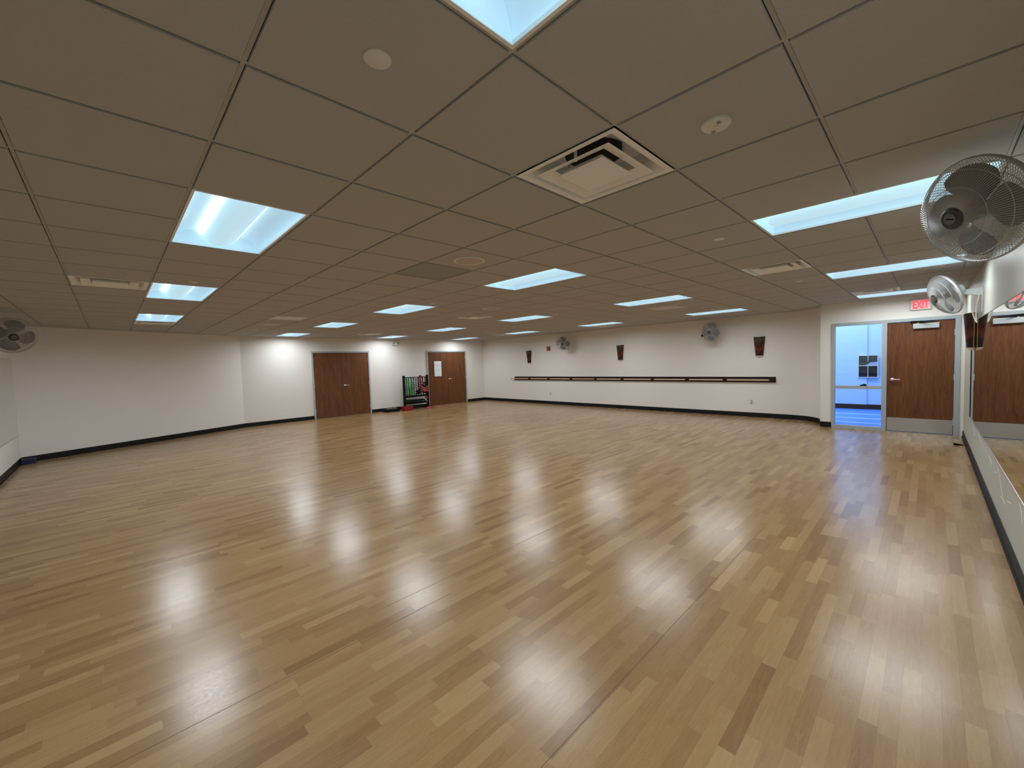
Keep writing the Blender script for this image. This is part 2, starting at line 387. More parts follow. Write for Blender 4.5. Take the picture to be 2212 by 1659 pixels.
# ------------------------------------------------------------------ ceiling
LIGHTS = [(a, b) for a in (-1, 4, 9, 14) for b in (-2, 3, 8, 13, 18) if not (a == -1 and b == 18)]
DIFF = [(1, 0), (-2, 8), (7, 0), (7, 9), (7, 17), (14, 15), (13, -1), (-1, 15), (15, 9)]
GRILLE = [(2, 4), (2, 12), (11, 4)]
ce = MB().prism([(XL, YR), (XF + .1, YR), (XF + .1, YB), (KX, YB), (XL, DY)], 2.76, 2.80).build('ceiling', 'plenum')
S(ce, 'suspended ceiling of tan square tiles in a grid', 'ceiling')
used = set()
for a, b in LIGHTS: used |= {(a, b), (a, b + 1)}
used |= set(DIFF) | set(GRILLE)
G2 = 0.0105
tm = B((-T / 2 + G2, -T / 2 + G2, -0.002), (T / 2 - G2, T / 2 - G2, 0.012)).mesh('ceiling_tile', 'tile')
tl = []
for a in range(-4, 18):
    for b in range(-3, 21):
        if (a, b) in used: continue
        r = [(a * T + G2, b * T + G2), (a * T + T - G2, b * T + G2), (a * T + T - G2, b * T + T - G2), (a * T + G2, b * T + T - G2)]
        c = clip_room(r)
        if not c or area(c) < 0.004: continue
        tl.append((a, b, c, area(c) > area(r) - 1e-6, px_area([(x, y, HC) for x, y in c])))
tl.sort(key=lambda t: -t[4])
rest = MB(); n = 0
for a, b, c, full, pa in tl:
    if n < 300:
        n += 1
        if full: o = link('ceiling_tile', tm, ce); o.location = (a * T + T / 2, b * T + T / 2, HC)
        else: MB().prism(c, HC - 0.002, HC + 0.012).build('ceiling_tile', 'tile', ce)
    else: rest.prism(c, HC - 0.002, HC + 0.012)
tag(rest.build('ceiling_tiles', 'tile', ce), kind='stuff')
# tees
TW = 0.007
for a in range(-3, 18):
    x = a * T
    y0 = YR; y1 = YB if x >= KX else diag_y(x)
    if x > XD: y0 = 0.66
    if x - TW < XL or x + TW > XF: continue
    B((x - TW, y0, HC + 0.006), (x + TW, y1, HC + 0.03)).build('main_runner', 'tee', ce)
for b in range(-2, 21):
    y = b * T
    if y - TW < YR or y + TW > YB: continue
    x0 = XL if y < DY else diag_x(y); x1 = XD if y < 0.655 else XF
    cuts = sorted((a * T, a * T + T) for a, bb in LIGHTS if bb + 1 == b)
    segs = []; cur = x0
    for s, e in cuts: segs.append((cur, s)); cur = e
    segs.append((cur, x1))
    for s, e in segs:
        if e - s > 0.05: B((s, y - TW, HC + 0.0062), (e, y + TW, HC + 0.03)).build('cross_tee', 'tee', ce)

# ---- troffer lights
def sect(n=14):           # reflector section across the width, (u, z above ceiling)
    hw = 0.285; pts = []
    for k in range(n + 1):
        t = k / n; pts.append((-hw + (hw - 0.10) * (1 - math.cos(t * math.pi / 2)), 0.002 + 0.105 * math.sin(t * math.pi / 2)))
    return pts
HL, HWD = T - 0.016, T / 2 - 0.016
def troffer_meshes():
    fr = MB()
    w0, l0 = T / 2 - 0.009, T - 0.009; w1, l1 = HWD - 0.006, HL - 0.006
    for sx in (-1, 1): fr.box((sx * w0, -l0, -0.001), (sx * w1, l0, 0.014))
    for sy in (-1, 1): fr.box((-w1, sy * l0, -0.001), (w1, sy * l1, 0.014))
    rf = MB(); s = sect(); s2 = s + [(-u, z) for u, z in reversed(s)]
    ln = HL - 0.006; k = len(s2)
    rf.add([(u, -ln, z) for u, z in s2] + [(u, ln, z) for u, z in s2], [(i, i + 1, k + i + 1, k + i) for i in range(k - 1)])
    ends = []
    for sy in (-1, 1):      # curved end plates
        e = MB(); q = 6; rows = []
        for j in range(q + 1):
            t = j / q; inset = 0.085 * (1 - math.cos(t * math.pi / 2)); z = 0.002 + 0.105 * math.sin(t * math.pi / 2)
            # half width at this height
            hw = 0.285 - (0.285 - 0.10) * (1 - math.cos(t * math.pi / 2))
            rows.append([(-hw, sy * (ln - inset), z), (hw, sy * (ln - inset), z)])
        vs = [p for r in rows for p in r]
        e.add(vs, [(2 * j, 2 * j + 1, 2 * j + 3, 2 * j + 2) for j in range(q)])
        ends.append(e)
    bk = MB(); q = 14; bl = ln - 0.045; arc = []
    for j in range(q + 1):
        c = math.pi * j / q; arc.append((-0.105 * math.cos(c), 0.070 - 0.068 * math.sin(c)))
    vs = []; cols = []
    for yy, sc in ((-bl, 0.86), (-bl + 0.02, 1.0), (bl - 0.02, 1.0), (bl, 0.86)):
        vs += [(u * sc, yy, 0.070 + (z - 0.070) * sc) for u, z in arc]
    k = q + 1
    bk.add(vs, [(r * k + i, r * k + i + 1, (r + 1) * k + i + 1, (r + 1) * k + i) for r in range(3) for i in range(q)] + [tuple(range(k)), tuple(range(4 * k - 1, 3 * k - 1, -1))])
    tb = MB()
    for sx in (-1, 1): tb.box((sx * 0.100, -bl, 0.078), (sx * 0.125, bl, 0.084))
    return (fr.mesh('troffer_frame', 'white_metal'), rf.mesh('troffer_reflector', 'reflector', True), [e.mesh('troffer_end', 'reflector', True) for e in ends],
            bk.mesh('troffer_basket', 'basket', True), tb.mesh('troffer_tube', 'tube'))
TM = troffer_meshes()
al = D.lights.new('troffer_lamp', 'AREA'); al.shape = 'RECTANGLE'; al.size = 0.50; al.size_y = 1.10; al.energy = LAMP_W; al.color = LAMP_COL; al.spread = math.radians(171)
ROWN = {-2: 'nearest', 3: 'second nearest', 8: 'third nearest', 13: 'fourth nearest', 18: 'farthest'}
COLN = {-1: 'the leftmost line of lights', 4: 'the second line of lights from the left', 9: 'the third line of lights from the left', 14: 'the rightmost line of lights'}
for a, b in LIGHTS:
    t = empty('ceiling_light', (a * T + T / 2, b * T + T, HC))
    nm = 'last' if (a == -1 and b == 13) else ROWN[b]
    tag(t, 'lit recessed white troffer, %s in %s' % (nm, COLN[a]), 'ceiling light', 'recessed troffer lights')
    link('frame', TM[0], t); link('reflector', TM[1], t)
    for e in TM[2]: link('end_plate', e, t)
    link('basket', TM[3], t); link('glow_strip', TM[4], t)
    lo = D.objects.new('lamp', al); COL.objects.link(lo); lo.parent = t; lo.location = (0, 0, -0.004)

# ---- square diffusers
def diffuser_meshes():
    w0 = T / 2 - 0.009
    fr = MB()
    rings = [(w0, -0.001), (w0 - 0.022, -0.004), (w0 - 0.035, 0.002), (0.215, 0.055), (0.19, 0.10)]
    vs = [p for r, z in rings for p in ((-r, -r, z), (r, -r, z), (r, r, z), (-r, r, z))]
    fr.add(vs, [(4 * i + k, 4 * i + (k + 1) % 4, 4 * i + 4 + (k + 1) % 4, 4 * i + 4 + k) for i in range(len(rings) - 1) for k in range(4)])
    top = MB().box((-0.19, -0.19, 0.10), (0.19, 0.19, 0.104))
    du = MB().lathe([(0.155, 0.097), (0.155, 0.0995)], 28)
    def louver(r0, r1, z0, z1):
        m = MB(); rg = [(r0, z0), (r1, z1), (r1, z1 + 0.002), (r0, z0 + 0.002)]
        vs = [p for r, z in rg for p in ((-r, -r, z), (r, -r, z), (r, r, z), (-r, r, z))]
        return m.add(vs, [(4 * i + k, 4 * i + (k + 1) % 4, 4 * ((i + 1) % 4) + (k + 1) % 4, 4 * ((i + 1) % 4) + k) for i in range(4) for k in range(4)])
    l1 = louver(0.218, 0.150, -0.006, 0.018)
    cp = MB(); rg = [(0.0, -0.014), (0.132, -0.014), (0.136, -0.010), (0.11, 0.020)]
    vs = [p for r, z in rg[1:] for p in ((-r, -r, z), (r, -r, z), (r, r, z), (-r, r, z))]
    cp.add(vs, [(0, 3, 2, 1)] + [(4 * i + k, 4 * i + (k + 1) % 4, 4 * i + 4 + (k + 1) % 4, 4 * i + 4 + k) for i in range(2) for k in range(4)])
    st = []
    for k in range(4):
        c = k * math.pi / 2; x, y = 0.17 * math.cos(c), 0.17 * math.sin(c)
        st.append(MB().tube([(x, y, 0.10), (x, y, 0.008)], 0.009, 6))
    return fr.mesh('diffuser_frame', 'white_metal'), top.mesh('diffuser_top', 'white_metal'), du.mesh('diffuser_duct', 'dark'), l1.mesh('diffuser_louver', 'white_metal'), cp.mesh('diffuser_plate', 'white_metal'), [s.mesh('diffuser_strut', 'white_metal') for s in st]
DM = diffuser_meshes()
DL = {(1, 0): 'large square air diffuser nearest the camera with open louvres', (-2, 8): 'square air diffuser left of the second leftmost-line light', (7, 0): 'square air diffuser in front of the right window side lights',
      (7, 9): 'small square air diffuser in the middle of the ceiling', (7, 17): 'tiny far square air diffuser above the larger double door', (14, 15): 'far square air diffuser touching a light near the far corner',
      (13, -1): 'square air diffuser beside the light over the exit door', (-1, 15): 'square air diffuser just behind the last leftmost light', (15, 9): 'square air diffuser just behind a light above the barre wall'}
for a, b in DIFF:
    t = empty('air_diffuser', (a * T + T / 2, b * T + T / 2, HC)); tag(t, DL[(a, b)], 'air diffuser', 'square ceiling air diffusers')
    link('frame', DM[0], t); link('back_plate', DM[1], t); link('duct_opening', DM[2], t); link('louver', DM[3], t); link('center_plate', DM[4], t)
    for s in DM[5]: link('strut', s, t)
GL = {(2, 4): 'dark grey return air panel beside the round speaker', (2, 12): 'return air panel with painted pale sheen on the far left of the ceiling', (11, 4): 'return air panel with painted pale sheen behind a light near the barre wall'}
for a, b in GRILLE:
    t = empty('return_air_panel', (a * T + T / 2, b * T + T / 2, HC)); tag(t, GL[(a, b)], 'air vent', 'return air panels')
    h = T / 2 - 0.009
    f = MB().box((-h, -h, -0.001), (h, -h + 0.02, 0.01)).box((-h, h - 0.02, -0.001), (h, h, 0.01)).box((-h, -h + .02, -0.001), (-h + 0.02, h - .02, 0.01)).box((h - 0.02, -h + .02, -0.001), (h, h - .02, 0.01))
    gk = 'grille' if a == 2 and b == 4 else 'grille_sheen'
    f.build('frame', gk, t); B((-h + .02, -h + .02, 0.001), (h - .02, h - .02, 0.008)).build('panel', gk, t)
# ---- round ceiling things
def disc(name, u, v, mesh_parts, label, cat, group):
    t = empty(name, (u * T, v * T, HC - 0.002)); tag(t, label, cat, group)
    for nm, me in mesh_parts: link(nm, me, t)
spk = [('rim', MB().lathe([(0.150, 0.0), (0.150, -0.006), (0.143, -0.009), (0.130, -0.006), (0.130, 0.0)], 40).mesh('speaker_rim', 'plastic_w', True)), ('grille', MB().lathe([(0.130, -0.004), (0.06, -0.007), (0.0, -0.0075)], 40).mesh('speaker_grille', 'speaker', True))]
for u, v, l in ((2.5, 3.5, 'round ceiling speaker beside the dark grey panel'), (6.5, 7.5, 'round ceiling speaker above the central small diffuser'), (2.5, 14.5, 'round ceiling speaker by the far left pale panel'), (13.4, 3.5, 'round ceiling speaker behind the pale panel near the barre wall'), (12.7, 14.5, 'faint far round ceiling speaker near the far corner')):
    disc('ceiling_speaker', u, v, spk, l, 'speaker', 'round ceiling speakers')
spr = [('cover', MB().lathe([(0.043, 0.0), (0.043, -0.004), (0.040, -0.006), (0.0, -0.0065)], 28).mesh('sprinkler_cover', 'plastic_w', True))]
for u, v, l in ((-0.5, 0.5, 'large near white round sprinkler cover left of the nearest light'), (4.5, 0.5, 'small white round sprinkler cover left of the right edge lights'), (9.5, 0.5, 'tiny white sprinkler cover right of a diffuser'), (-0.45, 7.6, 'small white sprinkler cover touching the second leftmost light'),
                (4.5, 7.5, 'tiny sprinkler cover right above a middle light'), (9.5, 7.5, 'tiny sprinkler cover beside a far light toward the barre'), (2.5, 16.6, 'tiny sprinkler cover near the slanted wall top')):
    disc('sprinkler_cover', u, v, spr, l, 'sprinkler', 'round sprinkler covers')
sn = [('base', MB().lathe([(0.058, 0.0), (0.058, -0.010), (0.052, -0.016), (0.0, -0.020)], 32).mesh('sensor_base', 'plastic_w', True))]
for k in (0, 1):
    c = math.radians(35 + 180 * k); sn.append(('lens', MB().box((0.036 * math.cos(c) - 0.007, 0.036 * math.sin(c) - 0.007, -0.021), (0.036 * math.cos(c) + 0.007, 0.036 * math.sin(c) + 0.007, -0.015)).mesh('sensor_lens', 'plastic_g')))
sn.append(('slot', MB().box((-0.012, -0.012, -0.022), (0.012, 0.004, -0.0195)).mesh('sensor_slot', 'plastic_w')))
disc('occupancy_sensor', 1.5, -0.49, sn, 'white round occupancy sensor with dark lenses right of the large diffuser', 'sensor', None)

# ------------------------------------------------------------------ doors
def lever(parent, p, out, along):
    p = Vector(p); out = Vector(out); al = Vector(along)
    q = Matrix.Translation(p) @ out.to_track_quat('Z', 'Y').to_matrix().to_4x4()
    m = MB().lathe([(0.028, 0), (0.028, 0.008), (0.022, 0.012), (0.0, 0.012)], 20, q)
    m.tube([p + out * 0.008, p + out * 0.05], 0.010, 10)
    m.tube([p + out * 0.05 - al * 0.012, p + out * 0.055 + al * 0.05, p + out * 0.05 + al * 0.115], [0.012, 0.011, 0.008], 10)
    return m.build('handle', 'chrome', parent, True)
def double_door(name, x0, x1, mid, label, hz):
    t = empty(name, ((x0 + x1) / 2, YB, 0)); S(t, label, 'door')
    ox, oy = (x0 + x1) / 2, YB
    H = 2.072; J = 0.042
    f = MB().box((x0 - ox, -0.045, 0), (x0 + J - ox, 0, H + 0.048)).box((x1 - J - ox, -0.045, 0), (x1 - ox, 0, H + 0.048)).box((x0 + J - ox, -0.045, H), (x1 - J - ox, 0, H + 0.048))
    f.build('frame', 'frame_grey', t)
    for k, (a, b) in enumerate(((x0 + J + .003, mid - .003), (mid + .003, x1 - J - .003))):
        lf = bevel(B((a - ox, -0.022, 0.008), (b - ox, -0.002, H - .003)).build('leaf', 'oak', t), 0.002, 1)
        for z in (0.25, 1.05, 1.85):
            xx = (a if k == 0 else b) - ox
            B((xx - 0.012, -0.030, z - 0.055), (xx + 0.012, -0.022, z + 0.055)).build('hinge', 'frame_grey', lf)
        if k == 1: lever(lf, (mid + 0.075 - ox, -0.022, hz), (0, -1, 0), (1, 0, 0))
    B((mid - ox - 0.003, -0.006, 0.01), (mid - ox + 0.003, -0.002, H - 0.003)).build('gap_shadow_strip', 'black_rubber', t)
    return t
double_door('door_1', D1[0], D1[1], 4.42, 'larger brown oak double door in grey frame left of the weight rack', 1.01)
d2 = double_door('door_2', D2[0], D2[1], 8.60, 'brown oak double door with a white notice right of the weight rack', 1.01)
# notice
n = empty('door_notice', (8.152, YB - 0.0225, 1.425)); tag(n, 'white laminated notice with faint grey lines taped to the farther double door', 'sign')
bevel(B((-0.163, -0.004, -0.295), (0.163, 0, 0.295)).build('sheet', 'paper', n), 0.003, 1)
rn = random.Random(5)
for z, wds in ((0.155, (0.06, 0.05, 0.07)), (0.10, (0.05, 0.07)), (-0.02, (0.07, 0.09)), (-0.085, (0.04, 0.05))):
    tw = sum(wds) + 0.018 * (len(wds) - 1); x = -tw / 2
    m = MB()
    for wd_ in wds:
        xx = x
        while xx < x + wd_ - 0.006:
            hh = rn.choice((0.014, 0.018, 0.026)); m.box((xx, -0.0048, z - 0.010), (xx + 0.007, -0.004, z - 0.010 + hh)); xx += 0.012
        x += wd_ + 0.018
    m.build('text_line', 'ink', n)

# ---- exit door + side window in the short wall
XFR = XD - 0.02
d3 = empty('door_3', (XD, -0.83, 0)); S(d3, 'brown oak exit door with steel kick plate and closer', 'door')
def L3(a): return (a[0] - XD, a[1] + 0.83, a[2])
def bx3(m, a, b): return m.box(L3(a), L3(b))
m = MB(); bx3(m, (XFR, -1.33, 0), (XD + .10, -1.266, 2.145)); bx3(m, (XFR, -1.266, 2.088), (XD + .10, -0.3785, 2.145))
m.build('frame', 'frame_grey', d3)
lf = MB(); bx3(lf, (XD + 0.012, -1.263, 0.014), (XD + 0.055, -0.381, 2.083)); lf = bevel(lf.build('leaf', 'oak', d3), 0.002, 1)
m = MB(); bx3(m, (XD + 0.009, -1.255, 0.02), (XD + 0.012, -0.389, 0.274)); m.build('kick_plate', 'steel', lf)
lever(lf, L3((XD + 0.012, -0.455, 1.005)), (-1, 0, 0), (0, -1, 0))
cl = MB(); bx3(cl, (XD - 0.045, -1.068, 1.945), (XD + 0.012, -0.73, 2.038)); cl = bevel(cl.build('closer', 'closer_grey', d3), 0.006)
m = MB(); m.tube([L3((XD - 0.02, -0.80, 2.05)), L3((XD - 0.16, -0.95, 2.062))], 0.008, 8); m.tube([L3((XD - 0.16, -0.95, 2.062)), L3((XD - 0.02, -0.70, 2.085))], 0.008, 8); m.tube([L3((XD - 0.03, -1.02, 2.066)), L3((XD - 0.03, -0.69, 2.066))], 0.010, 8)
m.build('closer_arm', 'black', cl, True)
m = MB(); m.tube([L3((XD - 0.02, -0.80, 2.036)), L3((XD - 0.02, -0.80, 2.056))], 0.014, 12); m.build('closer_pivot', 'chrome', cl, True)
m = MB(); bx3(m, (XD - .02, -1.263, 0.0005), (XD + .10, -0.381, 0.010)); m.build('threshold', 'steel', d3)
for z in (0.25, 1.05, 1.85):
    m = MB(); bx3(m, (XD + 0.002, -1.272, z - .055), (XD + 0.012, -1.255, z + .055)); m.build('hinge', 'frame_grey', lf)
w1 = empty('window_1', (XD, 0.05, 0)); S(w1, 'tall interior side window in grey frame left of the exit door', 'window')
def L1(a): return (a[0] - XD, a[1] - 0.05, a[2])
def bx1(m, a, b): return m.box(L1(a), L1(b))
m = MB(); bx1(m, (XFR, 0.414, 0), (XD + .10, 0.465, 2.145)); bx1(m, (XFR, -0.378, 0), (XD + .10, -0.306, 2.145)); bx1(m, (XFR, -0.306, 2.085), (XD + .10, 0.414, 2.145)); bx1(m, (XFR, -0.306, 0), (XD + .10, 0.414, 0.062))
m.build('frame', 'frame_grey', w1)
m = MB(); bx1(m, (XFR, -0.306, 0.812), (XD + .10, 0.414, 0.872)); m.build('transom_bar', 'frame_grey', w1)
for z0, z1 in ((0.064, 0.810), (0.874, 2.083)):
    m = MB(); bx1(m, (XD + 0.045, -0.304, z0), (XD + 0.051, 0.412, z1)); m.build('pane', 'glass', w1)
db = MB(); db.prism([(0, 0), (0.105, 0), (0.105, 0.018), (0.035, 0.042), (0.012, 0.036)], 0, 0.04)
dbo = db.build('rubber_wedge', 'black'); tag(dbo, 'small dark wedge lying on the side window rail', 'wedge')
dbo.matrix_world = Matrix.Translation((9.69, -0.09, 0.8725)) @ Matrix(((0, 0, 1, 0), (1, 0, 0, 0), (0, 1, 0, 0), (0, 0, 0, 1)))

# ---- gym seen through the side window
gf = S(MB().prism([(XD + .12, -3.2), (13.5, -3.2), (13.5, 5.0), (10.66, 5.0), (10.66, 0.56), (XD + .12, 0.56)], -0.08, 0.0).build('floor_gym', 'gym_floor'), 'blue sports floor with white lines seen through the side window', 'floor')
B((XD, YR - .1, -0.08), (XD + .12, 0.655, -0.001)).build('sill_strip', 'slab', gf)
for x in (12.32, 11.48, 10.67): B((x - 0.03, -3.2, 0), (x + 0.03, 5.0 if x > 10.7 else 0.56, 0.0015)).build('court_line', 'gym_line', gf)
S(B((13.5, -3.2, 0), (13.62, 0.21, 4.0)).build('wall_gym', 'gym_wall'), 'gym wall with blue light cast in its colour, right section behind the side window', 'wall')
S(B((13.46, 0.21, 0), (13.62, 5.0, 4.0)).build('wall_gym', 'gym_wall'), 'gym wall with blue light cast in its colour, left section behind the side window', 'wall')
S(B((XD + .12, -3.3, 0), (13.6, -3.2, 4.0)).build('wall_gym', 'gym_wall'), 'gym side wall out of sight on the right', 'wall')
S(B((10.66, 5.0, 0), (13.6, 5.1, 4.0)).build('wall_gym', 'gym_wall'), 'gym side wall out of sight on the left', 'wall')
S(B((XD, -3.3, 4.0), (13.6, 5.1, 4.1)).build('ceiling_gym', 'gym_wall'), 'gym ceiling out of sight above the side window', 'ceiling')
S(B((13.485, -3.2, 0), (13.5, 0.21, 0.13)).build('baseboard_gym', 'black_rubber'), 'dark gym baseboard, right part behind the window', 'baseboard')
S(B((13.445, 0.21, 0), (13.46, 5.0, 0.13)).build('baseboard_gym', 'black_rubber'), 'dark gym baseboard, left part behind the window', 'baseboard')
S(B((XD + .12, 0.56, 0), (10.66, 0.62, 2.8)).build('wall_gym', 'gym_wall'), 'gym side of the curved wall end out of sight', 'wall')
gw = empty('window_2', (13.445, 0.19, 1.155)); S(gw, 'small dark four pane window in the blue-cast gym wall', 'window')
m = MB()
for y0, y1, z0, z1 in ((-0.205, -0.188, -0.295, 0.295), (0.188, 0.205, -0.295, 0.295), (-0.188, 0.188, 0.282, 0.295), (-0.188, 0.188, -0.295, -0.282)): m.box((-0.012, y0, z0), (0.015, y1, z1))
m.build('frame', 'cream', gw)
B((-0.010, -0.188, 0.010), (0.010, 0.188, 0.026)).build('mullion', 'cream', gw); B((-0.0102, -0.006, -0.282), (0.010, 0.006, 0.010)).build('mullion', 'cream', gw); B((-0.0102, -0.006, 0.13), (0.010, 0.006, 0.282)).build('mullion', 'cream', gw)
for y0, y1, z0, z1, k in ((-0.188, -0.006, -0.282, 0.010, 'pane_dark'), (0.006, 0.188, -0.282, 0.010, 'pane_dark'), (-0.188, -0.0, 0.026, 0.282, 'pane_green'), (0.0, 0.188, 0.026, 0.282, 'pane_green')): B((0.0, y0, z0), (0.006, y1, z1)).build('pane', k, gw)
m = MB(); sec = [(-0.188, 0.028), (0.06, 0.028), (0.0, 0.06), (-0.05, 0.105), (-0.188, 0.115)]
m.add([(-0.003, y, z) for y, z in sec] + [(0.0, y, z) for y, z in sec], [(0, 4, 3, 2, 1), (0, 1, 6, 5), (1, 2, 7, 6), (2, 3, 8, 7), (3, 4, 9, 8)]); m.build('paper_sheet', 'pane_blue', gw)
S(B((XD, -3.3, 2.8), (XD + .12, 0.80, 4.0)).build('wall_gym', 'gym_wall'), 'gym wall above the studio out of sight', 'wall')
S(B((XD, -3.3, 0), (XD + .12, YR - WT, 2.8)).build('wall_gym', 'gym_wall'), 'gym wall beside the exit door out of sight', 'wall')
S(B((XF + WT, 0.80, 2.8), (XF + WT + .01, 5.0, 4.0)).build('wall_gym', 'gym_wall'), 'gym wall above the barre wall out of sight', 'wall')
gl = D.lights.new('gym_lamp', 'AREA'); gl.shape = 'RECTANGLE'; gl.size = 1.8; gl.size_y = 4.0; gl.energy = GYM_W; gl.color = (0.80, 0.91, 1.0)
go = D.objects.new('gym_lamp', gl); COL.objects.link(go); go.location = (12.0, 0.8, 3.95)

# ------------------------------------------------------------------ mirrors
def mirror(name, a, b, label):
    t = empty(name, ((a[0] + b[0]) / 2, (a[1] + b[1]) / 2, a[2])); tag(t, label, 'mirror')
    o = t.location
    B([p - q for p, q in zip(a, o)], [p - q for p, q in zip(b, o)]).build('glass', 'mirror', t)
    return t
mr = mirror('wall_mirror', (XL + 0.02, YR, 0.555), (8.0, YR + 0.006, 1.925), 'long frameless mirror on the right wall reflecting the exit door')
ml = mirror('wall_mirror', (XL, YR + 0.02, 0.53), (XL + 0.006, DY - 0.12, 1.92), 'frameless wall mirror at the left picture edge')
for t, a, b in ((mr, (XL + .02, YR, 0.549), (8.0, YR + 0.009, 0.555)), (ml, (XL, YR + .02, 0.524), (XL + 0.009, DY - .12, 0.53))):
    o = t.location; B([p - q for p, q in zip(a, o)], [p - q for p, q in zip(b, o)]).build('bottom_channel', 'steel', t)
    dz = 1.376 if t is mr else 1.396
    B([p - q + (dz if i == 2 else 0) for i, (p, q) in enumerate(zip(a, o))], [p - q + (dz if i == 2 else 0) for i, (p, q) in enumerate(zip(b, o))]).build('top_channel', 'steel', t)
B((8.0 - mr.location.x, -0.003, -0.006), (8.02 - mr.location.x, 0.009, 1.376)).build('edge_trim', 'dark_wood', mr)

# ------------------------------------------------------------------ ballet barre
by0, by1 = 1.649, 10.62
br = empty('ballet_barre', (XF, (by0 + by1) / 2, 0.94)); tag(br, 'long dark stained ballet barre board with pale wood rail on the far wall', 'ballet barre')
cy = (by0 + by1) / 2
bevel(B((-0.025, by0 - cy, -0.065), (0, by1 - cy, 0.072)).build('backboard', 'dark_wood', br), 0.004)
MB().tube([(-0.075, by0 + .02 - cy, -0.006), (-0.075, by1 + 0.10 - cy, -0.006)], 0.020, 14).build('rail', 'maple', br, True)
MB().tube([(-0.075, by1 + 0.10 - cy, -0.006), (-0.075, by1 + 0.118 - cy, -0.006)], 0.023, 14).build('rail_cap', 'black', br, True)
for yj in (1.72, 2.779, 3.755, 4.778, 5.777, 6.764, 7.765, 8.799, 9.749):
    m = MB().box((-0.050, yj - cy - 0.055, -0.055), (-0.025, yj - cy + 0.055, 0.045))
    m.tube([(-0.050, yj - cy, -0.006), (-0.065, yj - cy, -0.006)], 0.02, 10)
    m.tube([(-0.075, yj - cy - 0.052, -0.006), (-0.075, yj - cy + 0.052, -0.006)], 0.026, 14)
    m.build('bracket', 'dark_wood', br)

# ------------------------------------------------------------------ sconces
def sconce_meshes():
    q, n = 18, 10; m = MB(); vs = []
    for layer, ins in ((0, 0.0), (1, 0.004)):
        for j in range(n + 1):
            t = j / n; hw = 0.078 + (0.125 - 0.078) * t - ins; dp = 0.075 + 0.035 * t - ins
            for i in range(q + 1):
                c = math.pi * i / q
                top = 0.012 * abs(math.cos(c)) if j == n else 0
                vs.append((hw * math.cos(c), dp * math.sin(c), 0.045 + 0.455 * t + top))
    k = q + 1; L = (n + 1) * k; fs = []
    for j in range(n):
        for i in range(q):
            fs.append((j * k + i, j * k + i + 1, (j + 1) * k + i + 1, (j + 1) * k + i)); fs.append((L + j * k + i, L + (j + 1) * k + i, L + (j + 1) * k + i + 1, L + j * k + i + 1))
    for i in range(q):
        fs.append((i, L + i, L + i + 1, i + 1)); fs.append((n * k + i, n * k + i + 1, L + n * k + i + 1, L + n * k + i))
    m.add(vs, fs)
    cap = MB(); vs = []; r = 6
    for j in range(r + 1):
        t = j / r * math.pi / 2
        for i in range(q + 1):
            c = math.pi * i / q; vs.append((0.076 * math.cos(t) * math.cos(c), 0.073 * math.cos(t) * math.sin(c), 0.045 - 0.042 * math.sin(t)))
    cap.add(vs, [(j * k + i, (j + 1) * k + i, (j + 1) * k + i + 1, j * k + i + 1) for j in range(r) for i in range(q)])
    rods = []
    for s in (-1, 1):
        rods.append(MB().tube([(s * 0.128, 0.012, 0.50), (s * 0.084, 0.012, 0.035)], 0.004, 8).tube([(s * 0.084, 0.012, 0.045), (s * 0.0835, 0.012, 0.037), (s * 0.083, 0.012, 0.027)], [0.004, 0.009, 0.004], 8).mesh('sconce_rod', 'brass', True))
    bp = MB().box((-0.06, 0, 0.06), (0.06, 0.012, 0.40)).mesh('sconce_plate', 'plastic_g')
    return m.mesh('sconce_shade', 'sconce', True), cap.mesh('sconce_cap', 'plastic_w', True), rods, bp
SM = sconce_meshes()
for loc, rz, l in (((XF, 9.80, 1.495), math.pi / 2, 'tapered brown glass wall sconce at the left end above the barre'), ((XF, 5.87, 1.495), math.pi / 2, 'tapered brown glass wall sconce above the middle of the barre'),
                   ((XF, 2.0, 1.495), math.pi / 2, 'tapered brown swirled glass wall sconce at the right end above the barre'), ((7.42, YR + 0.009, 1.52), 0.0, 'dark tapered sconce with brass rods on the mirror beside the exit door')):
    t = empty('wall_sconce', loc, rz); tag(t, l, 'sconce', 'tapered glass sconces')
    link('shade', SM[0], t); link('bottom_cap', SM[1], t); link('back_plate', SM[3], t)
    for r in SM[2]: link('rod', r, t)

